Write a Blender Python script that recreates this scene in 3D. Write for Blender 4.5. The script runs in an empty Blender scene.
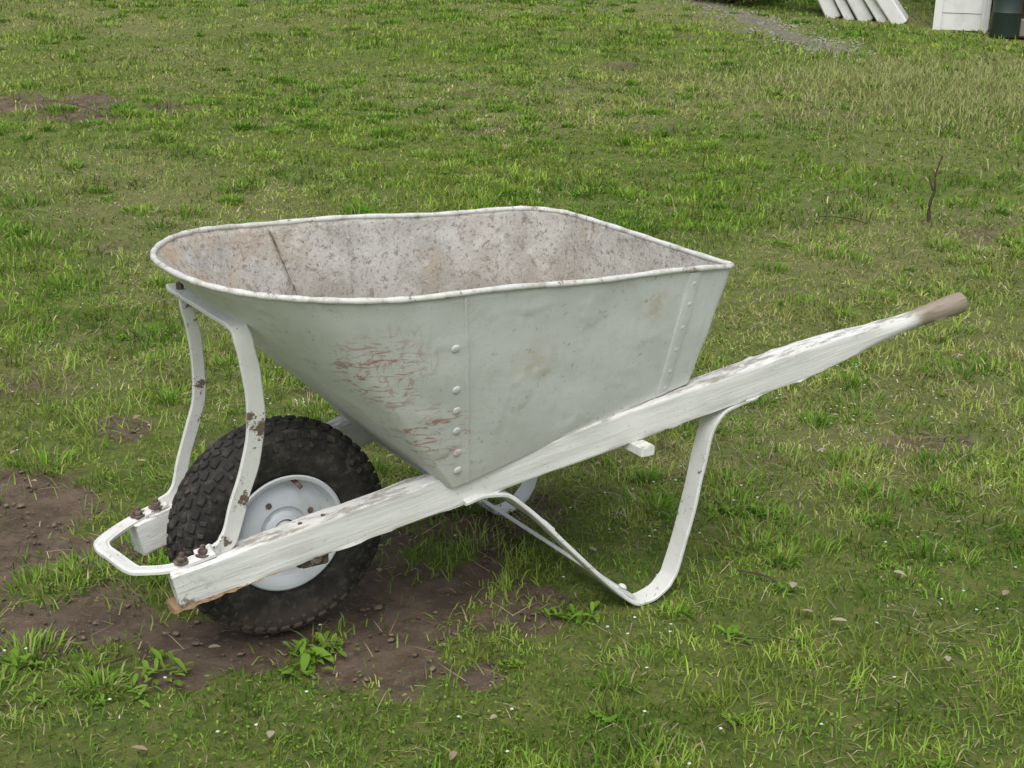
import bpy, numpy as np, math
from mathutils import Vector, Matrix
sc=bpy.context.scene
rng=np.random.default_rng(7)
sc.view_settings.view_transform='Standard'; sc.view_settings.look='None'; sc.view_settings.exposure=0

# ---------------------------------------------------------------- camera
CAM=np.array([-.9096,-2.1304,1.2185])
ya=math.radians(-33.2617);pt=math.radians(18.0632);ro=math.radians(1.4535)
fwd=np.array([math.sin(-ya)*math.cos(pt),math.cos(ya)*math.cos(pt),-math.sin(pt)])
right=np.array([math.cos(ya),math.sin(ya),0]); up=np.cross(right,fwd)
r2=right*math.cos(ro)+up*math.sin(ro); u2=-right*math.sin(ro)+up*math.cos(ro)
cd=bpy.data.cameras.new("Camera"); co=bpy.data.objects.new("Camera",cd); sc.collection.objects.link(co)
m=Matrix.Identity(4)
for i in range(3):
    m[i][0]=r2[i]; m[i][1]=u2[i]; m[i][2]=-fwd[i]; m[i][3]=CAM[i]
co.matrix_world=m
cd.sensor_width=36; cd.lens=1398/1024*36; cd.clip_end=1500; cd.clip_start=.05
sc.camera=co

# ---------------------------------------------------------------- light
SUN=Vector((-.45,-.5,1.15)).normalized()
w=bpy.data.worlds.new("World"); sc.world=w; w.use_nodes=True
nt=w.node_tree; nt.nodes.clear()
sky=nt.nodes.new('ShaderNodeTexSky'); sky.sky_type='NISHITA'; sky.sun_disc=False
sky.sun_elevation=math.asin(SUN.z); sky.sun_rotation=math.atan2(SUN.x,SUN.y); sky.air_density=1.0; sky.dust_density=3.0
hs=nt.nodes.new('ShaderNodeHueSaturation'); hs.inputs['Saturation'].default_value=.45
bg=nt.nodes.new('ShaderNodeBackground'); bg.inputs['Strength'].default_value=.15
wo=nt.nodes.new('ShaderNodeOutputWorld')
nt.links.new(sky.outputs[0],hs.inputs['Color']); nt.links.new(hs.outputs[0],bg.inputs[0]); nt.links.new(bg.outputs[0],wo.inputs[0])
sd=bpy.data.lights.new("sun",'SUN'); sd.energy=2.35; sd.angle=math.radians(50); sd.color=(1,.98,.95)
so=bpy.data.objects.new("sun",sd); sc.collection.objects.link(so); so.rotation_euler=SUN.to_track_quat('Z','Y').to_euler()

# ---------------------------------------------------------------- noise
TAB=rng.random((256,256))
def vn(x,y,s,o=0):
    x=np.asarray(x)*s+o*17.3+1000; y=np.asarray(y)*s+o*9.7+1000
    xi=np.floor(x).astype(int); yi=np.floor(y).astype(int); fx=x-xi; fy=y-yi
    fx=fx*fx*(3-2*fx); fy=fy*fy*(3-2*fy)
    a=TAB[xi%256,yi%256];b=TAB[(xi+1)%256,yi%256];c=TAB[xi%256,(yi+1)%256];d=TAB[(xi+1)%256,(yi+1)%256]
    return (a*(1-fx)+b*fx)*(1-fy)+(c*(1-fx)+d*fx)*fy
def fbm(x,y,s,o=0,n=4):
    r=0;a=.5
    for i in range(n):
        r=r+a*vn(x,y,s*2**i,o+i*3.1); a*=.5
    return r/(1-.5**n)
def sst(a,b,x):
    t=np.clip((x-a)/(b-a),0,1); return t*t*(3-2*t)

def ground_z(x,y):
    x=np.asarray(x,float);y=np.asarray(y,float)
    d=(x-CAM[0])*.5484+(y-CAM[1])*.8362
    s=np.minimum(d,70)-4.5
    z=.025*(s+np.sqrt(s*s+1))
    far=sst(.9,3.5,np.hypot(x-.4,y))
    z=z+far*(fbm(x,y,.5,3,3)-.5)*.10*np.clip(d/6,0.3,2)
    z=z+(fbm(x,y,5,5,3)-.5)*.022*(.35+.65*far)
    return z-.006
DIRT_AND_DARK=[(-.25,.62,.30,1),(-.30,.22,.20,1),(.14,-.20,.20,1),(.16,.05,.24,1),(-.32,.90,.25,1),(-.16,-.0,.17,1),(.36,.02,.20,1),(-.55,.8,.3,1),(-.42,.5,.25,1),(.40,-.15,.15,.85),(-.42,.2,.17,.9),
      (.06,1.15,.16,.8),(1.5,5.9,.5,.8),(1.1,6.3,.45,.8),(.55,.25,.25,.8),(.3,.3,.25,.8),(.0,.0,.12,1),(-.05,.5,.2,1),(1.9,5.6,.25,.6)]  # bare dirt patches; those beneath the barrow make the ground there darker
def dirt_and_dark(x,y):
    x=np.asarray(x,float);y=np.asarray(y,float)
    m=np.full(x.shape,-.6);st=np.zeros(x.shape)
    for a,b,r,s in DIRT_AND_DARK:
        k=1-((x-a)**2+(y-b)**2)/r**2
        st=np.where(k>m,s,st); m=np.maximum(m,k)
    n=(fbm(x,y,7,11,4)-.5)*2.6
    near=sst(.15,.75,m+n*.75)*st
    spots=sst(.60,.76,fbm(x,y,2.6,21,4))*.5
    return np.clip(np.maximum(near,spots),0,1)
PATH=np.array([(9.5,12.5),(8.9,10.2),(8.35,8.2),(7.75,6.8),(7.3,5.8)])
def pathd(x,y):
    d=np.full(np.shape(x),99.)
    for a,b in zip(PATH[:-1],PATH[1:]):
        v=b-a;t=np.clip(((x-a[0])*v[0]+(y-a[1])*v[1])/(v@v),0,1)
        d=np.minimum(d,np.hypot(x-a[0]-t*v[0],y-a[1]-t*v[1]))
    return d

# ---------------------------------------------------------------- helpers
def mesh_np(name,V,F3=None,F4=None,col=None,mat=None,smooth=False,parent=None):
    V=np.asarray(V,np.float32); me=bpy.data.meshes.new(name)
    n3=0 if F3 is None else len(F3); n4=0 if F4 is None else len(F4)
    me.vertices.add(len(V)); me.vertices.foreach_set('co',V.ravel())
    me.loops.add(n3*3+n4*4); me.polygons.add(n3+n4)
    idx=[];
    if n3: idx.append(np.asarray(F3,np.int32).ravel())
    if n4: idx.append(np.asarray(F4,np.int32).ravel())
    me.loops.foreach_set('vertex_index',np.concatenate(idx))
    st=np.concatenate([np.arange(n3)*3, n3*3+np.arange(n4)*4]).astype(np.int32)
    me.polygons.foreach_set('loop_start',st)
    if smooth: me.polygons.foreach_set('use_smooth',np.ones(n3+n4,bool))
    me.update(calc_edges=True)
    if col is not None:
        at=me.color_attributes.new('Col','FLOAT_COLOR','POINT')
        c=np.ones((len(V),4),np.float32); c[:,:3]=col; at.data.foreach_set('color',c.ravel())
    ob=bpy.data.objects.new(name,me); sc.collection.objects.link(ob)
    if mat: me.materials.append(mat)
    if parent: ob.parent=parent
    return ob
def pydata(name,V,F,mat=None,parent=None,smooth=None,mats=None,mi=None):
    me=bpy.data.meshes.new(name); me.from_pydata([tuple(v) for v in V],[],[tuple(f) for f in F]); me.update()
    ob=bpy.data.objects.new(name,me); sc.collection.objects.link(ob)
    for k in (mats or ([mat] if mat else [])): me.materials.append(k)
    if mi is not None: me.polygons.foreach_set('material_index',mi)
    import bmesh
    bm=bmesh.new(); bm.from_mesh(me); bmesh.ops.recalc_face_normals(bm,faces=bm.faces); bm.to_mesh(me); bm.free()
    if smooth is not None:
        for p in me.polygons: p.use_smooth=True
        me.set_sharp_from_angle(angle=math.radians(smooth))
    if parent: ob.parent=parent
    return ob
class Geo:
    def __init__(s): s.V=[];s.F=[]
    def add(s,V,F):
        o=len(s.V); s.V+= [tuple(v) for v in V]; s.F+=[tuple(i+o for i in f) for f in F]
    def rings(s,R,closed=False,cap=True):
        n=len(R[0]); V=[v for r in R for v in r]; F=[]
        m=len(R)
        for i in range(m if closed else m-1):
            for j in range(n):
                a=i*n+j;b=i*n+(j+1)%n;c=((i+1)%m)*n+(j+1)%n;d=((i+1)%m)*n+j
                F.append((a,b,c,d))
        if cap and not closed: F.append(tuple(range(n))[::-1]); F.append(tuple((m-1)*n+j for j in range(n)))
        s.add(V,F)
    def box(s,c,size,rot=None,ch=.12):
        sx,sy,sz=[k/2 for k in size]; cz=min(sx,sy,sz)*ch*2
        R=[]
        for z,i in ((-sz,cz),(-sz+cz,0),(sz-cz,0),(sz,cz)):
            x=sx-i;y=sy-i;k=cz if i==0 else cz*.5
            ring=[(x,-y+k),(x,y-k),(x-k,y),(-x+k,y),(-x,y-k),(-x,-y+k),(-x+k,-y),(x-k,-y)]
            R.append([Vector((a,b,z)) for a,b in ring])
        M=rot if rot is not None else Matrix.Identity(3)
        R=[[M@v+Vector(c) for v in r] for r in R]
        s.rings(R)
    def cyl(s,p0,p1,r0,r1=None,n=16,ch=0):
        p0=Vector(p0);p1=Vector(p1); r1=r0 if r1 is None else r1
        d=(p1-p0).normalized(); a=d.orthogonal().normalized(); b=d.cross(a)
        st=[(p0,r0),(p1,r1)] if not ch else [(p0,r0-ch),(p0+d*ch,r0),(p1-d*ch,r1),(p1,r1-ch)]
        s.rings([[p+(a*math.cos(2*math.pi*i/n)+b*math.sin(2*math.pi*i/n))*r for i in range(n)] for p,r in st])
    def dome(s,p,nrm,r,h,n=12):
        nrm=Vector(nrm).normalized(); a=nrm.orthogonal().normalized(); b=nrm.cross(a); p=Vector(p)
        R=[]
        for k in range(5):
            t=k/5*math.pi/2
            R.append([p+nrm*h*math.sin(t)+(a*math.cos(2*math.pi*i/n)+b*math.sin(2*math.pi*i/n))*r*math.cos(t) for i in range(n)])
        s.rings(R)
def catmull(P,k=8,closed=False):
    P=[Vector(p) for p in P]; n=len(P); out=[]
    for i in range(n if closed else n-1):
        if closed: a,b,c,d=P[(i-1)%n],P[i],P[(i+1)%n],P[(i+2)%n]
        else: b,c=P[i],P[i+1]; a=P[i-1] if i else b*2-c; d=P[i+2] if i+2<n else c*2-b
        for j in range(k):
            t=j/k
            out.append(.5*((2*b)+(c-a)*t+(2*a-5*b+4*c-d)*t*t+(3*b-a-3*c+d)*t**3))
    if not closed: out.append(P[-1])
    return out
def strap(g,P,wd,wid,th,k=8,wdf=None):
    Q=catmull(P,k); R=[]; n=len(Q)
    for i,q in enumerate(Q):
        T=(Q[min(i+1,n-1)]-Q[max(i-1,0)]).normalized()
        W=Vector(wd if wdf is None else wdf(i/(n-1))); W=(W-T*W.dot(T)).normalized(); N=T.cross(W)
        a=wid/2*(1+.03*math.sin(i*.9));b=th/2;c=b*.5
        R.append([q+W*x+N*y for x,y in((a,-b+c),(a,b-c),(a-c,b),(-a+c,b),(-a,b-c),(-a,-b+c),(-a+c,-b),(a-c,-b))])
    g.rings(R)
def tube(g,P,r,n=10,closed=False):
    m=len(P);R=[]
    for i,q in enumerate(P):
        q=Vector(q)
        a=Vector(P[(i+1)%m]) if closed or i<m-1 else q; b=Vector(P[(i-1)%m]) if closed or i>0 else q
        T=(a-b).normalized(); U=Vector((0,0,1)); U=(U-T*U.dot(T)).normalized(); N=T.cross(U)
        rr=r(i) if callable(r) else r
        R.append([q+(U*math.cos(2*math.pi*j/n)+N*math.sin(2*math.pi*j/n))*rr for j in range(n)])
    g.rings(R,closed=closed)

# ---------------------------------------------------------------- materials
class NM:
    def __init__(s,name,rough=.6,spec=.3):
        s.m=bpy.data.materials.new(name); s.m.use_nodes=True; s.nt=s.m.node_tree; s.b=s.nt.nodes['Principled BSDF']
        s.b.inputs['Roughness'].default_value=rough
        s.b.inputs['Specular IOR Level'].default_value=spec
        s.tc=s.nt.nodes.new('ShaderNodeTexCoord').outputs['Object']
    def L(s,a,b): s.nt.links.new(a,b)
    def mapping(s,scale,loc=(0,0,0),rot=(0,0,0),tex=False):
        n=s.nt.nodes.new('ShaderNodeMapping')
        if tex: n.vector_type='TEXTURE'; scale=tuple(1/v for v in scale)
        n.inputs['Scale'].default_value=scale; n.inputs['Location'].default_value=loc; n.inputs['Rotation'].default_value=rot
        s.L(s.tc,n.inputs[0]); return n.outputs[0]
    def noise(s,scale,detail=6,rough=.6,vec=None,dist=0):
        n=s.nt.nodes.new('ShaderNodeTexNoise'); n.inputs['Scale'].default_value=scale; n.inputs['Detail'].default_value=detail; n.inputs['Roughness'].default_value=rough; n.inputs['Distortion'].default_value=dist
        s.L(vec or s.tc,n.inputs['Vector']); return n.outputs['Fac']
    def vor(s,scale,vec=None,feat='F1'):
        n=s.nt.nodes.new('ShaderNodeTexVoronoi'); n.feature=feat; n.inputs['Scale'].default_value=scale; s.L(vec or s.tc,n.inputs['Vector']); return n.outputs['Distance']
    def ramp(s,f,a,b,va=0,vb=1):
        n=s.nt.nodes.new('ShaderNodeMapRange'); n.interpolation_type='SMOOTHSTEP'
        for i,v in zip(('From Min','From Max','To Min','To Max'),(a,b,va,vb)): n.inputs[i].default_value=v
        s.L(f,n.inputs['Value']); return n.outputs['Result']
    def math(s,op,a,b):
        n=s.nt.nodes.new('ShaderNodeMath'); n.operation=op
        for i,v in ((0,a),(1,b)):
            if isinstance(v,(int,float)): n.inputs[i].default_value=v
            else: s.L(v,n.inputs[i])
        return n.outputs[0]
    def mix(s,f,a,b,mode='MIX'):
        n=s.nt.nodes.new('ShaderNodeMix'); n.data_type='RGBA'; n.blend_type=mode
        for i,v in ((0,f),(6,a),(7,b)):
            if isinstance(v,(int,float)): n.inputs[i].default_value=v
            elif isinstance(v,tuple): n.inputs[i].default_value=(*v,1)
            else: s.L(v,n.inputs[i])
        return n.outputs[2]
    def sep(s,src):
        n=s.nt.nodes.new('ShaderNodeSeparateXYZ'); s.L(src,n.inputs[0]); return n.outputs
    def normal(s):
        return s.nt.nodes.new('ShaderNodeNewGeometry').outputs['Normal']
    def sphere(s,c,r):
        n=s.nt.nodes.new('ShaderNodeVectorMath'); n.operation='DISTANCE'; s.L(s.tc,n.inputs[0]); n.inputs[1].default_value=c
        return s.ramp(n.outputs['Value'],r*.3,r,1,0)
    def bump(s,h,strength=.3,dist=.01,prev=None):
        n=s.nt.nodes.new('ShaderNodeBump'); n.inputs['Strength'].default_value=strength; n.inputs['Distance'].default_value=dist
        s.L(h,n.inputs['Height'])
        if prev: s.L(prev,n.inputs['Normal'])
        s.L(n.outputs[0],s.b.inputs['Normal']); return n.outputs[0]
    def col(s,c):
        if isinstance(c,tuple): s.b.inputs['Base Color'].default_value=(*c,1)
        else: s.L(c,s.b.inputs['Base Color'])
    def rough(s,f): s.L(f,s.b.inputs['Roughness'])

def paint_metal(name,chip=.66,base=(.74,.755,.735),red=False,spots=()):
    k=NM(name,.45,.4)
    c=k.mix(k.ramp(k.noise(5,6,.6),.35,.7),base,tuple(v*.87 for v in base))
    c=k.mix(k.ramp(k.noise(22,5,.7),.5,.75,0,.5),c,(.61,.605,.55))
    zs=k.noise(1,4,.6,k.mapping((40,40,3)))
    c=k.mix(k.ramp(zs,.52,.8,0,.45),c,(.52,.51,.455))
    c=k.mix(k.math('MULTIPLY',k.ramp(k.noise(70,3,.7),.60,.70,0,.8),k.ramp(k.noise(6,3,.6),.4,.6)),c,(.40,.37,.32))
    c=k.mix(k.ramp(k.noise(170,3,.7),.63,.70,0,.5),c,(.38,.35,.30))
    if red:
        n=k.noise(1,5,.7,k.mapping((30,30,110),rot=(0,.35,0)),1.2)
        ms=k.math('MAXIMUM',k.sphere((.06,-.26,.53),.12),k.sphere((.17,-.23,.40),.11))
        c=k.mix(k.math('MULTIPLY',k.ramp(n,.52,.59,0,.8),ms),c,(.40,.16,.14))
        n2=k.noise(1,5,.7,k.mapping((90,60,26)),.8)
        c=k.mix(k.math('MULTIPLY',k.ramp(n2,.54,.60,0,.65),k.sphere((.09,-.26,.56),.10)),c,(.47,.27,.24))
        c=k.mix(k.math('MULTIPLY',k.sphere((.35,-.27,.53),.06),k.ramp(k.noise(30,3,.6),.35,.7,0,.6)),c,(.60,.50,.32))
        c=k.mix(k.math('MULTIPLY',k.sphere((.60,-.27,.60),.05),k.ramp(k.noise(40,3,.6),.45,.7,0,.5)),c,(.55,.40,.22))
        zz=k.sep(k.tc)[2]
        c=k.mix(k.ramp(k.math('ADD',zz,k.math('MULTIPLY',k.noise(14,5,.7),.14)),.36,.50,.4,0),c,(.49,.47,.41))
    nz=k.noise(38,6,.75)
    if spots:
        ms=None
        for p,r in spots:
            q=k.sphere(p,r); ms=q if ms is None else k.math('MAXIMUM',ms,q)
        nz=k.math('ADD',nz,k.math('MULTIPLY',ms,.12))
    chips=k.ramp(nz,chip,chip+.025)
    rust=k.mix(k.noise(90,3,.6),(.20,.13,.085),(.10,.085,.07))
    c=k.mix(chips,c,rust); k.col(c)
    k.rough(k.ramp(k.noise(14,4,.6),.3,.7,.36,.62))
    b=k.bump(k.noise(60,5,.6),.3,.002)
    b=k.bump(chips,-.5,.001,b)
    b=k.bump(k.noise(4,2,.5),.4,.015,b)
    k.bump(k.ramp(k.noise(11,2,.5),.55,.75),.3,.005,b)
    return k.m
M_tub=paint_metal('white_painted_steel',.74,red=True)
M_strap=paint_metal('chipped_white_iron',.65,(.71,.715,.68),spots=[((-.09,-.12,.44),.06),((-.115,-.12,.32),.045),((-.16,-.115,.24),.04),((-.09,.128,.44),.04),((-.1,.13,.58),.05),((-.2,.11,.22),.05)])
k=NM('weathered_tub_interior',.7,.2)
c=k.mix(k.ramp(k.noise(9,8,.7),.35,.65),(.54,.53,.49),(.38,.365,.325))
sp=k.sep(k.tc)
fr=k.ramp(sp[0],-.2,.40,1,.15)
c=k.mix(k.math('MULTIPLY',k.ramp(k.noise(6,7,.7),.42,.66,0,.75),fr),c,(.48,.35,.21))
c=k.mix(k.ramp(k.noise(4.5,5,.6),.58,.72,0,.55),c,(.50,.38,.23))
c=k.mix(k.ramp(k.noise(26,7,.75,dist=.6),.55,.62,0,.6),c,(.60,.595,.56))
c=k.mix(k.ramp(k.noise(60,6,.8),.52,.62,0,.8),c,(.22,.20,.165))
c=k.mix(k.ramp(k.noise(150,4,.75),.55,.65,0,.8),c,(.15,.13,.11))
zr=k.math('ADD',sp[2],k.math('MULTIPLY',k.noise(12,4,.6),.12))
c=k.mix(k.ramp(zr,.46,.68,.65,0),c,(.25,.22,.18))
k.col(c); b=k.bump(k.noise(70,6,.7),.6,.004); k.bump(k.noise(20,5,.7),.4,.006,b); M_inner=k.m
k=NM('rust_dark',.8,.2); k.col(k.mix(k.ramp(k.noise(80,5,.7),.4,.65),(.09,.065,.05),(.22,.18,.145))); k.bump(k.noise(150,4,.6),.5,.002); M_rust=k.m
k=NM('inner_seam_grime',.8,.2); k.col(k.mix(k.ramp(k.noise(60,5,.7),.4,.6),(.16,.13,.10),(.42,.38,.32))); M_seam=k.m
k=NM('bead_paint',.55,.3)
c=k.mix(k.ramp(k.noise(30,5,.7),.42,.66),(.64,.645,.61),(.44,.42,.365)); c=k.mix(k.ramp(k.noise(60,5,.7),.60,.67),c,(.22,.185,.15)); k.col(c); k.bump(k.noise(120,4,.6),.4,.002); M_bead=k.m
k=NM('white_painted_wood',.6,.25)
HR=(0,-.2106,-.139)
gr=k.mapping((4,60,60),rot=HR,tex=True); c=k.mix(k.ramp(k.noise(1,5,.6,gr),.4,.75),(.75,.755,.72),(.63,.625,.57))
c=k.mix(k.ramp(k.noise(9,5,.6),.52,.8,0,.5),c,(.57,.555,.49))
c=k.mix(k.ramp(k.noise(120,3,.7),.62,.70,0,.5),c,(.36,.33,.28))
cr=k.ramp(k.noise(1,6,.75,k.mapping((7,160,160),rot=HR,tex=True),.3),.64,.68)
nz=k.sep(k.normal())[2]
topm=k.math('MULTIPLY',k.ramp(nz,.45,.8),k.ramp(k.noise(1,6,.75,k.mapping((18,60,60),rot=HR,tex=True)),.44,.60))
ms=k.math('MAXIMUM',k.math('MULTIPLY',cr,.65),k.math('MULTIPLY',topm,.8))
ms=k.math('MAXIMUM',ms,k.ramp(k.noise(1,7,.8,k.mapping((20,70,70),loc=(3,1,2),rot=HR,tex=True)),.68,.71))
ms=k.math('MAXIMUM',ms,k.math('MULTIPLY',k.sphere((-.23,-.107,.15),.085),k.ramp(k.noise(50,5,.7),.50,.60)))
wood=k.mix(k.noise(1,5,.7,k.mapping((8,200,200),rot=HR,tex=True)),(.32,.29,.24),(.18,.16,.13))
c=k.mix(ms,c,wood)
x=k.sep(k.tc)[0]
xg=k.ramp(k.math('ADD',x,k.math('MULTIPLY',k.noise(30,4,.6),.06)),1.225,1.285)
c=k.mix(xg,c,k.mix(k.noise(1,5,.7,k.mapping((12,160,160),rot=HR,tex=True)),(.40,.34,.26),(.18,.145,.11)))
k.col(c); b=k.bump(ms,-.5,.0015); b=k.bump(k.noise(1,5,.7,gr),.5,.004,b); M_wood=k.m
k=NM('raw_split_wood',.8,.15); k.col(k.mix(k.noise(1,6,.75,k.mapping((12,160,160),rot=HR,tex=True)),(.44,.29,.17),(.22,.14,.08))); k.bump(k.noise(1,5,.7,k.mapping((15,140,140))),.9,.006); M_raw=k.m
k=NM('tyre_rubber',.8,.2)
c=k.mix(k.ramp(k.noise(18,6,.7),.4,.7),(.028,.027,.026),(.060,.055,.050)); c=k.mix(k.ramp(k.noise(50,6,.7),.48,.70,0,.75),c,(.12,.105,.085))
zc=k.ramp(k.math('ADD',k.sep(k.tc)[2],k.math('MULTIPLY',k.noise(30,4,.6),.06)),.04,.13,.75,0); c=k.mix(zc,c,(.14,.11,.085))
k.col(c); k.bump(k.noise(90,4,.6),.3,.002); M_tyre=k.m
k=NM('wheel_rim_paint',.35,.45); c=k.mix(k.ramp(k.noise(12,6,.65),.5,.75,0,.6),(.70,.73,.76),(.50,.50,.48)); c=k.mix(k.ramp(k.noise(60,5,.7),.67,.71),c,(.25,.2,.16)); k.col(c); M_rim=k.m

# ---------------------------------------------------------------- WHEELBARROW
WB=bpy.data.objects.new("wheelbarrow",None); sc.collection.objects.link(WB)
def zr_(x): return .6527+(.765-x)*.034
def zb_(x): return .3053+(x-.23)*.24-.010*max(0,1-(x-.23)/.3)
def hc(x,side=-1):
    t=(x+.2335)/1.5872
    return Vector((x,side*(.107+.222*t),.1825+.339*t))
SX=.189;A_=.189+.178
def lerp(a,b,t): return a+(b-a)*t
rim=[];bot=[]
NF=72
for i in range(NF+1):
    t=i/NF; ph=-math.pi/2+math.pi*t; ex_=2.65 if t<.5 else 2.3
    cx=abs(math.cos(ph))**(2/ex_); sy=math.copysign(abs(math.sin(ph))**(2/ex_),math.sin(ph))
    rim.append((SX-A_*cx,.314*sy))
    tt=min(t,1-t)
    if tt<.2: x=lerp(.262,.236,tt/.2); y=lerp(.210,.2045,tt/.2)
    else:
        y=lerp(.20,0,(tt-.2)/.3); x=.23
    bot.append((x,-y if t<.5 else y))
NS=20
def corner(cx,cy,r,a0,a1,n): return [(cx+r*math.cos(lerp(a0,a1,j/n)),cy+r*math.sin(lerp(a0,a1,j/n))) for j in range(n+1)]
RF=.085;RN=.022
H=math.pi/2
for i in range(1,NS): 
    t=i/NS; rim.append((lerp(SX,.765-RF,t),lerp(.314,.30,t))); bot.append((lerp(.262,.715,t),lerp(.21,.243,t)))
rim+=corner(.765-RF,.30-RF,RF,H,0,10); bot+=corner(.728-.014,.243-.014,.014,H,0,10)
for i in range(1,NS): t=i/NS; rim.append((.765,lerp(.30-RF,-.30+RN,t))); bot.append((.728,lerp(.226,-.226,t)))
rim+=corner(.765-RN,-.30+RN,RN,0,-H,10); bot+=corner(.728-.014,-.243+.014,.014,0,-H,10)
for i in range(1,NS): t=i/NS; rim.append((lerp(.765-RN,SX,t),lerp(-.30,-.314,t))); bot.append((lerp(.715,.262,t),lerp(-.243,-.21,t)))
rim=[Vector((x,y,zr_(x)+.002*math.sin(x*17+y*9))) for x,y in rim]; bot=[Vector((x,y,zb_(x))) for x,y in bot]
n=len(rim); K=26
V=[];F=[]
def dent(p): return (.009*(float(vn(p.x*1+p.z*.7,p.y*1+p.z*.9,5.0,2))-.5)+.0045*(float(vn(p.x+p.z*.9,p.y-p.z*.7,15.0,4))-.5))
for j in range(K+1):
    v=j/K
    for i in range(n):
        p=bot[i].lerp(rim[i],v); c=Vector((.35,0,p.z)); o=(p-c); o.z=0; o.normalize()
        a=.004*math.sin(math.pi*v)+ dent(p)*math.sin(math.pi*v)
        V.append(p+o*a)
for j in range(K):
    for i in range(n):
        F.append((j*n+i,j*n+(i+1)%n,(j+1)*n+(i+1)%n,(j+1)*n+i))
F.append(tuple(range(n))[::-1])
tub=pydata('tub',V,F,parent=WB,smooth=38,mats=[M_tub,M_inner])
if tub.data.polygons[NF//2].normal.x>0: tub.data.flip_normals()
sm=tub.modifiers.new('thick','SOLIDIFY'); sm.thickness=.003; sm.offset=-1; sm.material_offset=1; sm.material_offset_rim=0
g=Geo(); tube(g,[p+Vector((0,0,.001)) for p in rim],lambda i:.0054+.0006*math.sin(i*1.7),10,closed=True); pydata('rim_bead',g.V,g.F,M_bead,WB,60)
def side(u,v,off=0.0,s=-1):
    r=Vector((lerp(SX,.737,u),s*lerp(.314,.30,u),0)); r.z=zr_(r.x)
    b=Vector((lerp(.262,.715,u),s*lerp(.21,.243,u),0)); b.z=zb_(b.x)
    p=b.lerp(r,v); q=p.copy(); p.y+=s*(.004*math.sin(math.pi*v)+off)
    p.y+=s*dent(q)*math.sin(math.pi*v)
    return p
g=Geo()
def sidestrip(u1,u2,th,s):
    R=[]
    for j in range(27):
        v=lerp(.004,.985,j/26)
        R.append([side(u1,v,-.002,s),side(u1,v,th*.7,s),side(lerp(u1,u2,.15),v,th,s),side(lerp(u1,u2,.85),v,th,s),side(u2,v,th*.7,s),side(u2,v,-.002,s)])
    g.rings(R)
for s in (-1,1):
    sidestrip(-.003,.007,.0028,s); sidestrip(.853,.90,.003,s)
    for v in (.09,.19,.31,.42,.53,.74): g.dome(side(-.036,v,-.001,s),(0,s,-.3),.0080,.0026)
    for v in (.06,.2,.38,.56,.74,.9): g.dome(side(.880,v,.002,s),(0,s,-.2),.0055,.0018)
pydata('seam_strips_and_rivets',g.V,g.F,M_tub,WB,40)
g=Geo()
for s in (1,-1):
    for (rx,ry,bx,by) in ((.125,.3085,.245,.205),):
        r=Vector((rx,s*ry,zr_(rx)));b=Vector((bx,s*by,zb_(bx)))
        R=[]
        for j in range(16):
            p=b.lerp(r,lerp(.02,.97,j/15))
            R.append([p+Vector(q) for q in ((-.0016,0,0),(-.0010,-s*.0065,0),(.0010,-s*.0065,0),(.0016,0,0))])
        g.rings(R)
pydata('inner_seam',g.V,g.F,M_seam,WB)

def handle(name,side,x0,x1,seed):
    g=Geo(); R=[]; N=120; rs=np.random.default_rng(seed)
    xt=x1-.42
    for i in range(N+1):
        t=i/N; x=lerp(x0,x1,t); c=hc(x,side)
        hh=.031; ww=.0215; e=.16
        k=sst(xt,x1-.15,x); hh=lerp(hh,.0175,k); ww=lerp(ww,.0165,k); e=lerp(.16,1.0,sst(xt+.1,x1-.15,x))
        gk=math.exp(-((x-(x1-.03))/.05)**2)*.004; hh+=gk; ww+=gk
        end=sst(x1-.018,x1,x); f=math.sqrt(max(1-end*end,.02)); hh*=f; ww*=f
        T=Vector((1,side*.14,.2136)).normalized(); Y=Vector((0,1,0)); Y=(Y-T*Y.dot(T)).normalized(); Z=T.cross(Y)*1.0
        if Z.z<0: Z=-Z
        ring=[]
        for j in range(24):
            a=2*math.pi*(j+.5)/24; ca,sa=math.cos(a),math.sin(a)
            px=math.copysign(abs(ca)**e,ca)*ww; pz=math.copysign(abs(sa)**e,sa)*hh
            nzv=(float(vn(x*3,j*.9,4,seed))-.5)*.0022
            if abs(ca)>.5 and abs(sa)>.5: nzv-=max(0,float(vn(x*9,j*3.3,4,seed+9))-.55)*.006
            ring.append(c+Y*(px+math.copysign(nzv,px))+Z*(pz+math.copysign(nzv,pz)))
        if i==0: ring=[q+Vector((rs.uniform(-.003,.004),0,0)) for q in ring]
        R.append(ring)
    g.rings(R); return pydata(name,g.V,g.F,M_wood,WB,32)
handle('handle_near',-1,-.2335,1.365,3)
handle('handle_far',1,-.225,1.20,5)
g=Geo(); R=[]
for i in range(25):
    t=i/24; x=lerp(-.240,-.06,t); c=hc(x,-1); th=lerp(.013,.0015,t**1.4)
    zt=c.z-.029
    w_=.0195+.002*math.sin(i*2.1); j=.0015*math.sin(i*1.3)
    R.append([Vector((x,c.y-w_,zt)),Vector((x,c.y-w_-.003,zt-th*.6+j)),Vector((x,c.y-w_*.5,zt-th-j)),Vector((x,c.y+w_*.5,zt-th*.9)),Vector((x,c.y+w_,zt-th*.4)),Vector((x,c.y+w_,zt))])
g.rings(R); pydata('split_wood',g.V,g.F,M_raw,WB,30)

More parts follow.
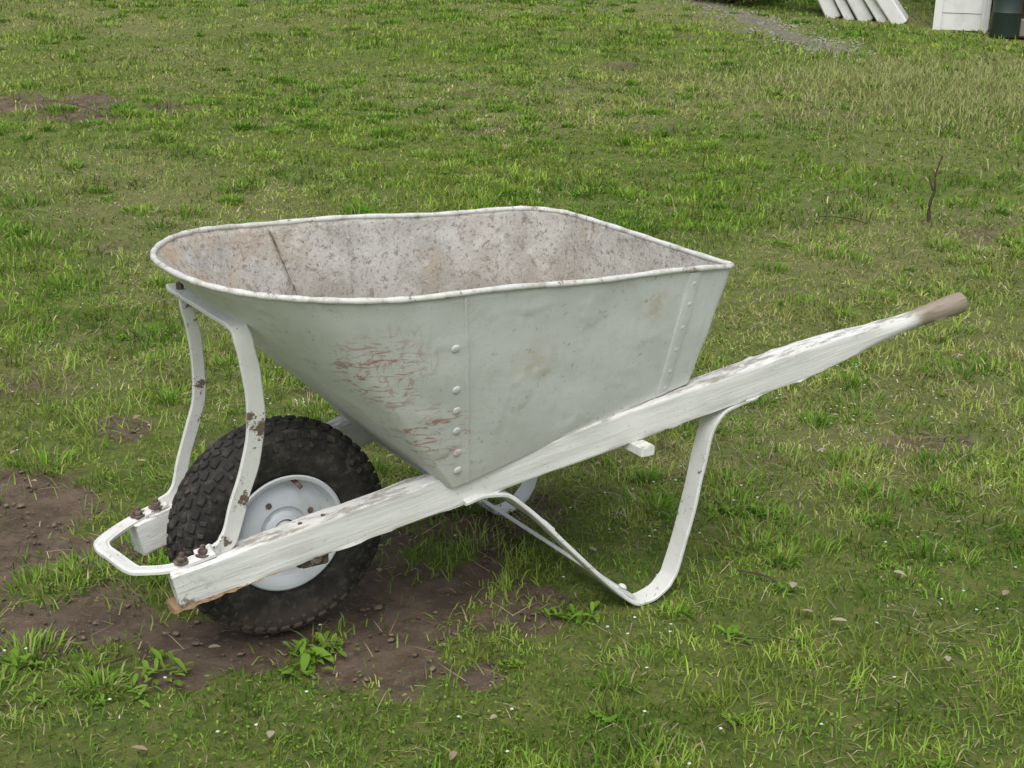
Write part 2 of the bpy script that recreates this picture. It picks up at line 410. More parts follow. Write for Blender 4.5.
g=Geo(); R=[]; NT=96; RW=.1997
prof=[(.104,-.030),(.112,-.038),(.128,-.0455),(.148,-.0485),(.165,-.0475),(.178,-.044),(.188,-.036),(.1935,-.02),(.195,0)]
prof=prof+[(r,-y) for r,y in prof[-2::-1]]+[(.104,0)]
for i in range(NT):
    a=2*math.pi*i/NT
    R.append([Vector((r*math.cos(a),y,.1997+r*math.sin(a))) for r,y in prof])
g.rings(R,closed=True)
def lug(a,y,tilt,lw,ll,r0,r1,cant=0):
    rad=Vector((math.cos(a),0,math.sin(a))); tan=Vector((-math.sin(a),0,math.cos(a))); Y=Vector((0,1,0))
    rad2=(rad*math.cos(cant)+Y*math.sin(cant)); Y2=(Y*math.cos(cant)-rad*math.sin(cant))
    t2=tan*math.cos(tilt)+Y2*math.sin(tilt); y2=Y2*math.cos(tilt)-tan*math.sin(tilt)
    M=Matrix((t2,y2,rad2)).transposed()
    c=Vector((0,y,.1997))+rad*((r0+r1)/2)
    g.box(c,(ll,lw,r1-r0),M,.14)
NL=46
for i in range(NL):
    a=2*math.pi*i/NL; b=a+math.pi/NL
    lug(a,-.0085,.5,.012,.016,.190,.1990); lug(b,.0085,-.5,.012,.016,.190,.1990)
    lug(b,-.0255,-.3,.012,.018,.186,.1962,-.35); lug(a,.0255,.3,.012,.018,.186,.1962,.35)
    lug(a,-.0395,0,.013,.017,.173,.1868,-.95); lug(b,.0395,0,.013,.017,.173,.1868,.95)
    lug(b,-.0445,0,.011,.008,.158,.172,-1.25); lug(a,.0445,0,.011,.008,.158,.172,1.25)
pydata('tyre',g.V,g.F,M_tyre,WB,35)
g=Geo()
for s in (-1,1):
    pr=[(.1065,.036),(.1085,.040),(.1055,.042),(.100,.040),(.097,.030),(.092,.018),(.080,.014),(.072,.020),(.045,.024),(.040,.018),(.034,.018),(.030,.026),(.022,.028)]
    R=[[Vector((r*math.cos(2*math.pi*i/64),s*y,.1997+r*math.sin(2*math.pi*i/64))) for r,y in pr] for i in range(64)]
    V=[v for r in R for v in r];m_=len(pr)
    g.add(V,[(i*m_+j,i*m_+j+1,((i+1)%64)*m_+j+1,((i+1)%64)*m_+j) for i in range(64) for j in range(m_-1)])
g.cyl((0,-.055,.1997),(0,.055,.1997),.019,n=24,ch=.002)
pydata('wheel_rim',g.V,g.F,M_rim,WB,40)
g=Geo()
for s in (-1,1):
    for q in range(4):
        a=q*H+.5; p=Vector((.058*math.cos(a),s*.0215,.1997+.058*math.sin(a)))
        g.cyl(p,p+Vector((0,s*.004,0)),.006,n=6,ch=.001)
g.cyl((0,-.160,.1985),(0,.160,.1985),.0085,n=16,ch=.001)
for s in (-1,1):
    g.cyl((0,s*.150,.1985),(0,s*.157,.1985),.0135,n=6,ch=.001)
    c=hc(0,s)
    g.box((0.0,c.y,.1935),(.05,.026,.022))
    for dx in (-.02,.02):
        q=hc(dx,s); g.cyl((dx,q.y,q.z-.040),(dx,q.y,q.z+.033),.0045,n=8)
        g.cyl((dx,q.y,q.z-.047),(dx,q.y,q.z-.040),.008,n=6)
tube(g,catmull([(.02,-.02,.29),(.022,-.032,.288),(.026,-.042,.282)],4),.004,8)
pydata('axle_and_bolts',g.V,g.F,M_rust,WB,40)

g=Geo()
strap(g,[(-.165,-.1185,.234),(-.200,-.113,.225),(-.235,-.102,.214),(-.272,-.080,.210),(-.287,-.062,.209),(-.297,0,.209),(-.302,.040,.209),(-.292,.066,.210),(-.250,.097,.214),(-.205,.1120,.224),(-.165,.1185,.234)],(0,0,1),.008,.026,6,None)
pydata('front_guard',g.V,g.F,M_strap,WB,40)
g=Geo()
def topz(x): return hc(x).z+.032
strap(g,[(-.195,-.114,topz(-.195)+.004),(-.175,-.117,topz(-.175)+.004),(-.152,-.121,topz(-.15)+.010),(-.137,-.121,.262),(-.120,-.121,.317),(-.098,-.121,.38),(-.086,-.121,.45),(-.090,-.121,.52),(-.1,-.121,.575),(-.104,-.113,.600),(-.106,-.095,.607),(-.106,0,.607),(-.106,.10,.607),(-.106,.165,.607),(-.106,.178,.612)],(1,0,0.0),.031,.008,6,
      wdf=lambda t:(1,-.35,0) if t<.1 else (1,0,0))
strap(g,[(-.175,.117,topz(-.175)+.004),(-.150,.121,topz(-.15)+.010),(-.137,.123,.262),(-.122,.125,.317),(-.100,.127,.38),(-.088,.129,.43),(-.090,.131,.52),(-.1,.134,.575),(-.103,.136,.602)],(1,0,0),.024,.008,6)
pydata('tub_brace',g.V,g.F,M_strap,WB,40)
g=Geo()
for s in (-1,1):
    for x,dy in ((-.183,0),(-.218,0)):
        q=hc(x,s); z=q.z+.032
        g.cyl((x,q.y,z+.006),(x,q.y,z+.009),.013,n=16); g.cyl((x,q.y,z+.009),(x,q.y,z+.016),.0085,n=6,ch=.001); g.cyl((x,q.y,z+.01),(x,q.y,z+.024),.0045,n=10,ch=.001)
g.cyl((-.106,.15,.60),(-.106,.15,.622),.007,n=8,ch=.001)
pydata('bolts',g.V,g.F,M_rust,WB,40)
g=Geo()
prof=[(.865,.383),(.83,.374),(.795,.361),(.770,.328),(.752,.256),(.734,.167),(.705,.062),(.690,.032),(.665,.012),(.630,.004),(.600,.012),(.55,.056),(.482,.127),(.413,.203),(.375,.240),(.345,.262),(.30,.268),(.262,.262)]
for s in (-1,1):
    P=[]
    for x,z in prof:
        y=hc(x).y if x>.76 else lerp(.243,-hc(.35).y*1.0,sst(.6,.3,x)) if x<.6 else .248
        y=abs(y)
        P.append((x,s*y,z))
    strap(g,P,(0,1,0),.042,.008,6)
tl=.62
strap(g,[(.585,-.262,.034),(.585,-.1,.034),(.585,.1,.034),(.585,.262,.034)],(math.cos(tl),0,-math.sin(tl)),.050,.006,4)
strap(g,[(.43,-.225,.190),(.43,0,.190),(.43,.225,.190)],(.7,0,-.7),.03,.006,4)
pydata('legs',g.V,g.F,M_strap,WB,40)
g=Geo()
g.box((.605,0,.320),(.030,.56,.020)); 
g.box((.30,0,.266),(.05,.36,.026))
pydata('cross_beams',g.V,g.F,M_wood,WB,30)
g=Geo()
for s in (-1,1):
    for x in (.80,.84): q=hc(x,s); g.cyl((x,q.y,q.z-.045),(x,q.y,q.z+.031),.005,n=8); g.dome((x,q.y,q.z+.029),(0,0,1),.009,.004)
    g.dome((.585,s*.249,.04),(.6,0,.8),.009,.007)
pydata('leg_bolts',g.V,g.F,M_strap,WB,40)

# ---------------------------------------------------------------- GROUND
def gcoords(c,n):
    t=np.linspace(-1,1,n); return c+np.sinh(t*6.6)/np.sinh(6.6)*420
gx=gcoords(.4,460); gy=gcoords(.6,460)
X,Y=np.meshgrid(gx,gy,indexing='ij'); Z=ground_z(X,Y)
D=dirt_and_dark(X,Y); Z=Z-D*.006*(np.hypot(X,Y)<6)
dry=sst(.45,.7,fbm(X,Y,.7,31,4))
n0,n1=X.shape; I=np.arange(n0*n1).reshape(n0,n1)
F4=np.stack([I[:-1,:-1],I[1:,:-1],I[1:,1:],I[:-1,1:]],-1).reshape(-1,4)
colr=np.stack([D,dry,np.zeros_like(D)],-1).reshape(-1,3)
k=NM('soil_and_turf',.95,.1)
at=k.nt.nodes.new('ShaderNodeAttribute'); at.attribute_name='Col'; sp=k.sep(at.outputs['Color'])
soil=k.mix(k.ramp(k.noise(9,8,.7),.35,.65),(.195,.145,.105),(.105,.078,.056))
soil=k.mix(k.ramp(k.noise(60,5,.7),.55,.7,0,.6),soil,(.27,.215,.165))
turf=k.mix(k.ramp(k.noise(14,8,.75),.4,.6),(.100,.145,.032),(.17,.19,.055))
turf=k.mix(k.ramp(k.noise(45,5,.75),.54,.65,0,.75),turf,(.10,.085,.048))
turf=k.mix(k.math('MULTIPLY',sp[1],.4),turf,(.24,.22,.11))
c=k.mix(k.ramp(k.math('ADD',sp[0],k.math('MULTIPLY',k.math('SUBTRACT',k.noise(25,5,.7),.5),.6)),.3,.6),turf,soil)
k.col(c); b=k.bump(k.noise(22,8,.75),.9,.02); k.bump(k.noise(140,5,.7),.6,.004,b)
M_ground=k.m
ground=mesh_np('ground',np.stack([X,Y,Z],-1).reshape(-1,3),F4=F4,col=colr,mat=M_ground,smooth=True)

# ---------------------------------------------------------------- GRASS
def leafmat(name,transl=.3):
    m=bpy.data.materials.new(name); m.use_nodes=True; nt=m.node_tree; nt.nodes.clear()
    o=nt.nodes.new('ShaderNodeOutputMaterial'); a=nt.nodes.new('ShaderNodeAttribute'); a.attribute_name='Col'
    p=nt.nodes.new('ShaderNodeBsdfDiffuse')
    t=nt.nodes.new('ShaderNodeBsdfTranslucent'); mx=nt.nodes.new('ShaderNodeMixShader'); mx.inputs[0].default_value=transl
    nt.links.new(a.outputs['Color'],p.inputs['Color']); nt.links.new(a.outputs['Color'],t.inputs['Color'])
    nt.links.new(p.outputs[0],mx.inputs[1]); nt.links.new(t.outputs[0],mx.inputs[2]); nt.links.new(mx.outputs[0],o.inputs[0]); return m
M_leaf=leafmat('grass_blade')
def sample(n,dmax,half,rho_d=3.5,pw=1.7):
    d=np.linspace(1.1,dmax,4000); rho=np.where(d<rho_d,1,(rho_d/d)**pw)*d
    cdf=np.cumsum(rho);cdf/=cdf[-1]
    dd=np.interp(rng.random(n),cdf,d)
    th=(rng.random(n)*2-1); th=np.radians(half)*np.sign(th)*np.abs(th)**1.25
    az=math.radians(33.26)+th
    return CAM[0]+dd*np.sin(az),CAM[1]+dd*np.cos(az),dd
BV=[];BC=[];B3=[];B4=[];off=0
def add_blades(x,y,z,az,L,W,lean,curl,col):
    global off
    n=len(x); hx=np.cos(az);hy=np.sin(az)
    fa=az+np.pi/2+rng.normal(0,.5,n); sx=np.cos(fa)*W/2; sy=np.sin(fa)*W/2
    l1=L*.55
    mx=x+hx*np.sin(lean)*l1; my=y+hy*np.sin(lean)*l1; mz=z+np.cos(lean)*l1
    l2=L*.45; le=lean+curl
    tx=mx+hx*np.sin(le)*l2; ty=my+hy*np.sin(le)*l2; tz=mz+np.cos(le)*l2
    z0=z-.004
    V=np.stack([np.stack([x-sx,y-sy,z0],1),np.stack([x+sx,y+sy,z0],1),np.stack([mx+sx*.8,my+sy*.8,mz],1),np.stack([mx-sx*.8,my-sy*.8,mz],1),np.stack([tx,ty,tz],1)],1).reshape(-1,3)
    o=off+np.arange(n)*5
    B4.append(np.stack([o,o+1,o+2,o+3],1)); B3.append(np.stack([o+3,o+2,o+4],1))
    BV.append(V.astype(np.float32)); BC.append(np.repeat(col,5,axis=0).astype(np.float32)); off+=5*n
def grass_col(x,y,n,strawp=.07):
    a=fbm(x,y,1.1,51,4); b=fbm(x,y,4.5,61,3); c=fbm(x,y,.45,71,3); dr=sst(.45,.68,fbm(x,y,.7,31,4)); e=fbm(x,y,11,77,2)
    g1=np.array([.135,.265,.028]); g2=np.array([.245,.365,.050]); g3=np.array([.315,.355,.100]); g4=np.array([.085,.185,.026])
    t=np.clip((a-.5)*4.5+.5+rng.normal(0,.28,n),0,1)[:,None]
    col=g1*(1-t)+g2*t
    u=np.clip((c-.47)*2.2+dr*.4+rng.normal(0,.2,n),0,.85)[:,None]; col=col*(1-u)+g3*u
    u=np.clip((b-.55)*5+rng.normal(0,.2,n),0,.75)[:,None]; col=col*(1-u)+g4*u
    st=rng.random(n)<(strawp+dr*.18)
    sc_=np.array([.46,.40,.24])*(.6+.6*rng.random((n,1)))
    col=np.where(st[:,None],sc_,col)
    return col*(.75+.5*rng.random((n,1)))*(.76+.5*sst(.35,.65,e))[:,None],st
N=590000
x,y,d=sample(N,34,41,3.3,1.85)
keep=rng.random(N)>dirt_and_dark(x,y)*.97
keep&=~((pathd(x,y)<.2)&(rng.random(N)<.6))
dens=sst(.30,.55,fbm(x,y,9,81,3)); keep&=rng.random(N)<(.40+.60*dens)
x,y,d=x[keep],y[keep],d[keep]; n=len(x); z=ground_z(x,y)
col,st=grass_col(x,y,n)
hn=fbm(x,y,2.3,91,4); h2=fbm(x,y,12,93,2)
L=(.012+.022*sst(.35,.7,hn)+.014*sst(.5,.75,h2))*(.6+.8*rng.random(n))*(1+.03*d)
W=(.0019+.0016*rng.random(n))*np.maximum(1,d/3.0)**.88
lean=np.where(st,rng.uniform(.9,1.45,n),np.abs(rng.normal(.7,.4,n)))
add_blades(x,y,z,rng.random(n)*6.283,L,W,lean,rng.uniform(.1,.8,n),col)
NC=3400
cx,cy,cdist=sample(NC,30,42,3.0,1.3)
ex=[(-.10,.32),(-.22,.40),(-.42,.12),(-.48,.3),(-.35,-.05),(.0,.62),(.1,.75),(-.4,1.1),(-.15,1.0),(.25,1.3),(4.4,4.5),(3.1,5.9),(2.0,5.0),(.5,1.5),(1.1,1.4),(-.52,.02),(-.1,.45),(-.33,.36)]
cx=np.concatenate([cx,[e[0] for e in ex]*2]); cy=np.concatenate([cy,[e[1] for e in ex]*2]); cdist=np.hypot(cx-CAM[0],cy-CAM[1])
ok=(rng.random(len(cx))<sst(.38,.6,fbm(cx,cy,.9,101,3))+.12)|(np.arange(len(cx))>=NC)
ok&=~((np.abs(cy)<.28)&(cx>-.25)&(cx<.85)&(np.arange(len(cx))<NC))
cx,cy,cdist=cx[ok],cy[ok],cdist[ok]; m_=len(cx); nb=rng.integers(35,110,m_)
ci=np.repeat(np.arange(m_),nb); n=len(ci); rad=rng.uniform(.02,.085,m_)*(1+.06*cdist)
aa=rng.random(n)*6.283; rr=rad[ci]*np.sqrt(rng.random(n))
x=cx[ci]+rr*np.cos(aa); y=cy[ci]+rr*np.sin(aa); z=ground_z(x,y); d=cdist[ci]
tone=rng.random(m_)[ci][:,None]
col=np.array([.110,.250,.026])*(1-tone)+np.array([.235,.385,.055])*tone
col=col*(.65+.65*rng.random((n,1))); s_=rng.random(n)<.1; col[s_]=np.array([.42,.37,.20])
hl=rng.uniform(.018,.050,m_)[ci]*(.5+.7*rng.random(n))*(1+.02*d)
add_blades(x,y,z,aa+rng.normal(0,.5,n),hl,(.0022+.0022*rng.random(n))*np.maximum(1,d/3.2)**.8,.15+.75*rr/rad[ci]+rng.normal(0,.15,n),rng.uniform(.2,1.1,n),col)
n=30000; x,y,d=sample(n,22,42); z=ground_z(x,y)+.004+rng.random(n)*.012
pr=sst(.4,.65,fbm(x,y,.7,31,4))*.8+.2+ (np.hypot(x-.85,y+.8)<.35)*.9
kp=rng.random(n)<pr; x,y,z,d=x[kp],y[kp],z[kp],d[kp]; n=len(x)
col=np.array([.48,.41,.27])*(.45+.8*rng.random((n,1)))
add_blades(x,y,z,rng.random(n)*6.283,rng.uniform(.02,.07,n),.0018*np.maximum(1,d/3.5)**.8,rng.uniform(1.35,1.6,n),rng.normal(0,.15,n),col)
n=14000; x=6.8+rng.normal(0,.8,n); y=4.1+rng.normal(0,.8,n); z=ground_z(x,y); d=np.hypot(x-CAM[0],y-CAM[1])
mx_=rng.random((n,1)); col=np.array([.44,.41,.21])*mx_+np.array([.24,.32,.08])*(1-mx_)
add_blades(x,y,z,rng.random(n)*6.283,rng.uniform(.04,.11,n),rng.uniform(.004,.007,n),np.abs(rng.normal(.6,.3,n)),rng.uniform(.2,1,n),col)
mesh_np('grass',np.concatenate(BV),np.concatenate(B3),np.concatenate(B4),np.concatenate(BC),M_leaf)

def leaves(x,y,z,az,L,W,tilt,col,fold=.25):
    n=len(x); ca,sa=np.cos(az),np.sin(az); ct,st_=np.cos(tilt),np.sin(tilt)
    prof=[(0,.06),(.3,.42),(.62,.5),(.88,.28),(1,0)]
    V=[]
    for t,wd in prof:
        px=x+ca*ct*L*t; py=y+sa*ct*L*t; pz=z+st_*L*t*(1-.45*t)
        ww=W*wd
        if wd==0: V.append(np.stack([px,py,pz],1))
        else:
            V.append(np.stack([px-sa*ww,py+ca*ww,pz+ww*fold],1)); V.append(np.stack([px,py,pz],1)); V.append(np.stack([px+sa*ww,py-ca*ww,pz+ww*fold],1))
    V=np.stack(V,1).reshape(-1,3); o=np.arange(n)*13
    f4=[];f3=[]
    for k in range(3):
        b=o+k*3; f4+= [np.stack([b,b+3,b+4,b+1],1),np.stack([b+1,b+4,b+5,b+2],1)]
    b=o+9; f3+=[np.stack([b,b+3,b+1],1),np.stack([b+1,b+3,b+2],1)]
    return V,np.concatenate(f3),np.concatenate(f4),np.repeat(col,13,axis=0)
n=60000; x,y,d=sample(n,10,38,3.0,1.7)
kp=(rng.random(n)>dirt_and_dark(x,y)*.95)&(rng.random(n)<sst(.38,.62,fbm(x,y,1.8,121,3))+.15); x,y,d=x[kp],y[kp],d[kp]; n=len(x)
z=ground_z(x,y)+rng.random(n)*.014
t=rng.random((n,1)); col=(np.array([.10,.21,.026])*(1-t)+np.array([.23,.34,.055])*t)*(.65+.65*rng.random((n,1)))
V,f3,f4,c=leaves(x,y,z,rng.random(n)*6.283,rng.uniform(.004,.010,n)*np.maximum(1,d/3.5),rng.uniform(.003,.007,n)*np.maximum(1,d/3.5),rng.uniform(-.3,1.0,n),col)
mesh_np('clover_ground_cover',V,f3,f4,c,M_leaf)
WEED=[(-.02,-.16,1.05),(.0,-.13,.8),(-.24,-.06,.9),(-.44,.08,.8),(.49,-.25,.75),(.46,-.21,.6),(1.11,-.06,.7),(1.05,-.0,.6),(.69,-.45,.6),(.31,-.56,.6),(-.30,-.1,.7),(.05,-.12,.6),(-.5,.15,.7)]
rx,ry,rd=sample(330,11,38,3.0,.9)
WX=[(a,b,s) for a,b,s in WEED]+[(a,b,rng.uniform(.25,.5)) for a,b in zip(rx,ry) if not(-.2<a<.8 and abs(b)<.3)]
xs=[];ys=[];azs=[];Ls=[];Ws=[];ts=[];cs=[]
for a,b,s in WX:
    q=int(rng.integers(16,30)); t0=rng.random()
    for i in range(q):
        az=i*2.4+rng.normal(0,.3); xs.append(a+rng.normal(0,.022*s));ys.append(b+rng.normal(0,.022*s));azs.append(az)
        l=s*rng.uniform(.022,.058); Ls.append(l);Ws.append(l*rng.uniform(.20,.34)); ts.append(rng.uniform(.15,1.25))
        cs.append((np.array([.13,.27,.03])*(1-t0)+np.array([.22,.34,.055])*t0)*rng.uniform(.7,1.2))
xs,ys=np.array(xs),np.array(ys)
V,f3,f4,c=leaves(xs,ys,ground_z(xs,ys)+.003,np.array(azs),np.array(Ls),np.array(Ws),np.array(ts),np.array(cs),.35)
mesh_np('broadleaf_weeds',V,f3,f4,c,M_leaf,smooth=True)
n=160; x,y,d=sample(n,8,36,3,1.2); t=rng.random((n,1))
V,f3,f4,c=leaves(x,y,ground_z(x,y)+.016,rng.random(n)*6.283,rng.uniform(.012,.030,n),rng.uniform(.008,.015,n),rng.uniform(-.1,.3,n),np.array([.33,.25,.15])*(1-t)+np.array([.48,.43,.33])*t,.5)
mesh_np('dead_leaves',V,f3,f4,c,M_leaf)
n=2600; x,y,d=sample(n,7,36,2.6,1.4)
kp=(rng.random(n)<sst(.5,.68,fbm(x,y,1.4,131,3))+.18)&(dirt_and_dark(x,y)<.4); x,y=x[kp],y[kp]; m_=len(x)
z=ground_z(x,y)+rng.uniform(.020,.036,m_)
x=np.repeat(x,4)+0;y=np.repeat(y,4);z=np.repeat(z,4); az=np.tile(np.arange(4)*H,m_)+np.repeat(rng.random(m_)*6,4); n=len(x)
V,f3,f4,c=leaves(x,y,z,az,np.full(n,.0034),np.full(n,.0032),rng.uniform(.1,.6,n),np.tile([.80,.80,.84],(n,1)),.1)
mesh_np('tiny_white_flowers',V,f3,f4,c,M_leaf)
import bmesh
bm=bmesh.new(); bmesh.ops.create_icosphere(bm,subdivisions=2,radius=1); IV=np.array([v.co for v in bm.verts]); IF=np.array([[v.index for v in f.verts] for f in bm.faces]); bm.free()
def stones(name,x,y,r,mat,flat=.6,jit=.13,sm=True):
    n=len(x); z=ground_z(x,y)
    sc_=r[:,None,None]*(1+rng.normal(0,jit,(n,len(IV),1)))*np.stack([rng.uniform(.6,1.3,n),rng.uniform(.6,1.3,n),np.full(n,flat)],1)[:,None,:]
    V=IV[None]*sc_; V[:,:,0]+=x[:,None];V[:,:,1]+=y[:,None];V[:,:,2]+=z[:,None]
    F=(IF[None]+(np.arange(n)*len(IV))[:,None,None]).reshape(-1,3)
    return mesh_np(name,V.reshape(-1,3),F3=F,mat=mat,smooth=sm)
x=rng.uniform(-.9,.8,9000);y=rng.uniform(-.6,1.5,9000); kp=(dirt_and_dark(x,y)>.55)&(rng.random(9000)<.45); x,y=x[kp],y[kp]
k=NM('soil_clod',.95,.1); k.col(k.mix(k.ramp(k.noise(12,4,.6),.4,.6),(.205,.152,.11),(.12,.09,.066))); k.bump(k.noise(150,4,.7),.6,.003); M_clod=k.m
stones('soil_clods',x,y,np.abs(rng.normal(.001,.0020,len(x)))+.0008,M_clod,.45,.25,False)

# ---------------------------------------------------------------- gravel path
PP=catmull([(a,b,0) for a,b in PATH],10); VV=[];FF=[]
for i,p in enumerate(PP):
    T=(PP[min(i+1,len(PP)-1)]-PP[max(i-1,0)]).normalized(); N_=Vector((-T.y,T.x,0))
    hw=.13+.06*math.sin(i*.9)+.04*math.sin(i*2.3)
    for j in range(7):
        q=p+N_*hw*(j/3-1); VV.append((q.x,q.y,float(ground_z(q.x,q.y))+.006 - (.012 if j in(0,6) else 0)))
for i in range(len(PP)-1):
    for j in range(6): a=i*7+j; FF.append((a,a+1,a+8,a+7))
k=NM('gravel',.9,.2); k.col(k.mix(k.ramp(k.noise(30,6,.8),.35,.65),(.24,.22,.17),(.14,.14,.085))); k.bump(k.vor(60),.8,.02); M_grav=k.m
gp=pydata('gravel_path',VV,FF,M_grav)
n=1400; ii=rng.integers(0,len(PP)-1,n); f=rng.random(n); P_=np.array(PP)[:,:2]; q=P_[ii]*(1-f[:,None])+P_[ii+1]*f[:,None]; q=q+rng.normal(0,.19,(n,2))
k=NM('gravel_stone',.85,.25); k.col(k.mix(k.noise(3,3,.6),(.36,.34,.30),(.18,.17,.15))); 
st_=stones('gravel_stones',q[:,0],q[:,1],rng.uniform(.006,.016,n),k.m)

# ---------------------------------------------------------------- twig
k=NM('bark',.9,.1); k.col(k.mix(k.noise(30,4,.6),(.11,.08,.06),(.055,.04,.03))); M_bark=k.m
g=Geo(); bz=float(ground_z(3.84,1.87))
P_=catmull([(3.84,1.87,bz-.02),(3.835,1.875,bz+.07),(3.846,1.866,bz+.14),(3.842,1.868,bz+.20),(3.858,1.858,bz+.285)],5)
tube(g,P_,lambda i:.009-.0003*i,8)
tube(g,catmull([(3.845,1.868,bz+.13),(3.83,1.88,bz+.17),(3.825,1.885,bz+.20)],4),.0035,6)
pydata('dead_twig',g.V,g.F,M_bark,smooth=50)
g=Geo()
for (a,b,l,h) in ((3.55,1.95,.22,.03),(3.45,2.1,.15,.02),(1.45,5.7,.4,.05),(.9,-.35,.10,.0),(-.35,.0,.08,.0)):
    z=float(ground_z(a,b)); t=rng.random()*3
    P_=catmull([(a,b,z+.008),(a+l*.4*math.cos(t),b+l*.4*math.sin(t),z+.014+h*.5),(a+l*math.cos(t+.15),b+l*math.sin(t+.15),z+.010+h)],5); tube(g,P_,lambda i:.0028-.0001*i,6)
pydata('fallen_twigs',g.V,g.F,M_bark,smooth=50)

# ---------------------------------------------------------------- background: shed, panels, barrel, bush
k=NM('shed_white_boards',.6,.3); c=k.mix(k.ramp(k.noise(5,5,.6),.4,.7),(.74,.74,.72),(.60,.60,.57)); k.col(c); k.bump(k.noise(20,4,.6),.2,.005); M_board=k.m
k=NM('grey_metal_roof',.5,.4); k.col((.32,.33,.34)); M_roof=k.m
k=NM('dark_green_paint',.5,.3); k.col(k.mix(k.noise(9,4,.6),(.02,.045,.035),(.04,.05,.045))); M_barrel=k.m
k=NM('red_paint',.5,.3); k.col(k.mix(k.noise(9,4,.6),(.45,.04,.03),(.30,.05,.03))); M_red=k.m
right_h=Vector((.647,-.763,0)).normalized(); fw_h=Vector((.763,.647,0)).normalized()
RM=Matrix((right_h,fw_h,Vector((0,0,1)))).transposed()
base=Vector((9.43,6.73,0)); base.z=float(ground_z(base.x,base.y))-.08
shed=bpy.data.objects.new("shed",None); sc.collection.objects.link(shed)
def lb(g,c,s,ch=.05): g.box(base+RM@Vector(c),s,RM,ch)
g=Geo()
for i in range(16): lb(g,(.18,.0,.15+i*.15),(.36,.03+.012*(i%2),.148),.08)
for i in range(16): lb(g,(2.75,.0,.15+i*.15),(1.5,.03+.012*(i%2),.148),.08)
for i in range(16):
    lb(g,(0.015,1.75,.15+i*.15),(.03+.012*(i%2),3.4,.148),.08); lb(g,(3.49,1.75,.15+i*.15),(.03+.012*(i%2),3.4,.148),.08); lb(g,(1.75,3.47,.15+i*.15),(3.42,.03,.148),.08)
pydata('walls',g.V,g.F,M_board,shed)
g=Geo(); lb(g,(.39,-.02,1.2),(.07,.09,2.4)); lb(g,(1.97,-.02,1.2),(.07,.09,2.4)); lb(g,(1.18,-.02,2.3),(1.50,.09,.12)); lb(g,(-.02,-.02,1.22),(.07,.07,2.42))
pydata('door_frame',g.V,g.F,M_board,shed)
g=Geo(); R=[]
ro_=[(-.3,2.45),(-.3,2.5),(1.75,3.05),(3.8,2.5),(3.8,2.45),(1.75,2.98)]
for yy in (-.35,3.85): R.append([base+RM@Vector((a,yy,b)) for a,b in ro_])
g.rings(R); pydata('roof',g.V,g.F,M_roof,shed)
g=Geo()
for yy in (.0,3.47): g.add([base+RM@Vector(q) for q in ((0,yy,2.47),(3.5,yy,2.47),(1.75,yy,2.96))],[(0,1,2)])
pydata('gables',g.V,g.F,M_board,shed)
g=Geo(); lb(g,(1.75,1.7,.05),(3.4,3.4,.1)); k=NM('concrete',.9,.2); k.col((.22,.20,.18)); M_conc=k.m; pydata('floor',g.V,g.F,M_conc,shed)
g=Geo(); bc=base+RM@Vector((.56,-.24,.05)); R=[]
for z,r in ((0,.12),(.01,.125),(.2,.125),(.21,.132),(.22,.125),(.42,.125),(.43,.132),(.44,.125),(.64,.125),(.65,.12)):
    R.append([bc+Vector((r*math.cos(a),r*math.sin(a),z)) for a in np.linspace(0,2*math.pi,32,endpoint=False)])
g.rings(R); pydata('barrel',g.V,g.F,M_barrel,smooth=40)
g=Geo(); c0=base+RM@Vector((.83,-.10,.42)); g.box(c0,(.26,.18,.42),RM,.12); g.box(c0+Vector((0,0,.24)),(.16,.03,.03),RM); g.cyl(c0+RM@Vector((.08,0,.21)),c0+RM@Vector((.12,0,.28)),.02,n=10)
pydata('fuel_can',g.V,g.F,M_red,smooth=30)
g=Geo(); lb(g,(.83,-.10,.13),(.34,.3,.16),.1); pydata('concrete_block',g.V,g.F,M_conc,smooth=30)
g=Geo(); pc=Vector((9.05,7.78,0))
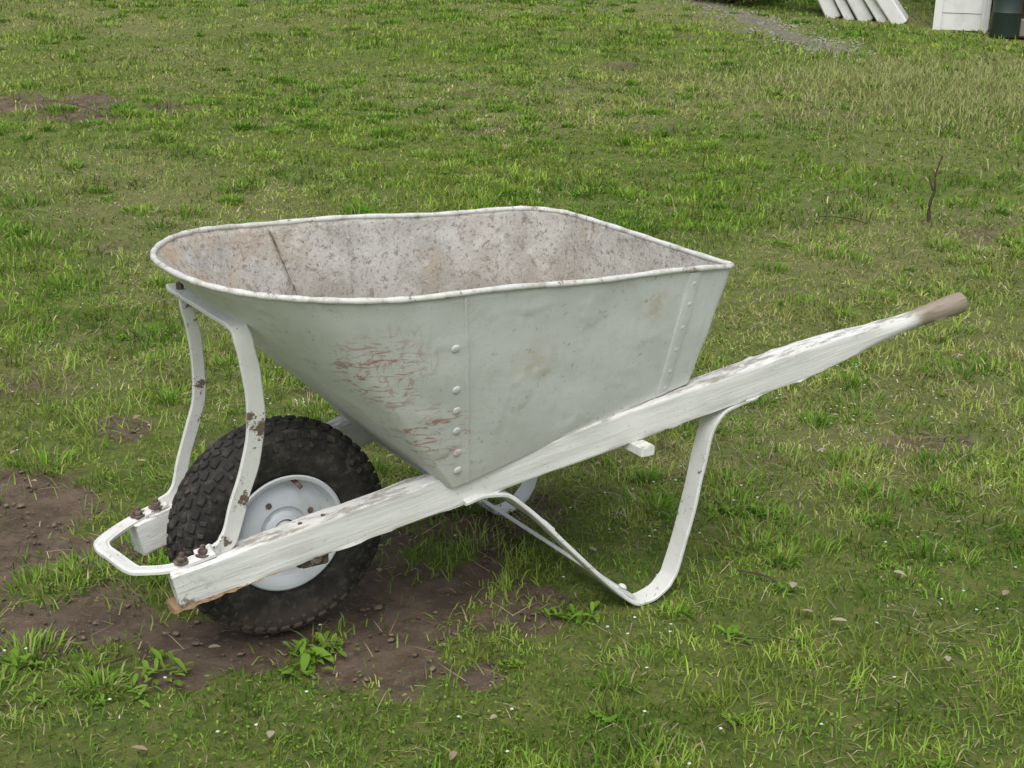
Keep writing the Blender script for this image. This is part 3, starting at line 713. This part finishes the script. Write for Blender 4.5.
pan=bpy.data.objects.new("leaning_door_panels",None); sc.collection.objects.link(pan)
for i in range(5):
    tl=math.radians(30+2*i); o=pc+right_h*(.09+.155*i)-fw_h*(.05*i)
    o.z=float(ground_z(o.x,o.y))-.02
    ax=(-right_h*math.sin(tl)+Vector((0,0,math.cos(tl)))).normalized(); dp=fw_h; nn=ax.cross(dp).normalized()
    MM=Matrix((nn,dp,ax)).transposed()
    g.box(o+ax*.75+dp*.3,(.13 if i%2==0 else .085,.72,1.5),MM,.08)
pydata('panels',g.V,g.F,M_board,pan)
def bush(name,c,r,h,n,cols):
    z0=float(ground_z(c[0],c[1])); u=rng.normal(0,1,(n,3)); u/=np.linalg.norm(u,axis=1)[:,None]; rr=rng.random(n)**.45
    lump=.7+.6*vn(np.arctan2(u[:,1],u[:,0])*3+10,u[:,2]*3+10,1,141)
    x=c[0]+u[:,0]*r*rr*lump; y=c[1]+u[:,1]*r*rr*lump; z=z0+np.abs(u[:,2])*h*rr*lump+.02
    col=np.array(cols)[rng.integers(0,len(cols),n)]*(.6+.7*rng.random((n,1)))
    V,f3,f4,cc=leaves(x,y,z,rng.random(n)*6.283,rng.uniform(.03,.07,n),rng.uniform(.012,.025,n),rng.uniform(-.6,1.2,n),col,.3)
    e=bpy.data.objects.new(name,None); sc.collection.objects.link(e)
    mesh_np('foliage',V,f3,f4,cc,M_leaf,parent=e)
    g=Geo()
    for i in range(14):
        a=rng.random()*6.28; l=rng.uniform(.5,.95)
        tube(g,catmull([(c[0],c[1],z0-.03),(c[0]+r*.4*l*math.cos(a),c[1]+r*.4*l*math.sin(a),z0+h*.4*l),(c[0]+r*.8*l*math.cos(a+.3),c[1]+r*.8*l*math.sin(a+.3),z0+h*.8*l)],4),lambda i:.012-.001*i,6)
    pydata('stems',g.V,g.F,M_bark,e)
bush('shrub',(9.0,9.1),.6,.6,3500,[(.06,.08,.03),(.14,.11,.06),(.10,.13,.05)])
bush('shrub.001',(11.3,10.4),1.0,1.0,4500,[(.06,.08,.03),(.10,.10,.05)])
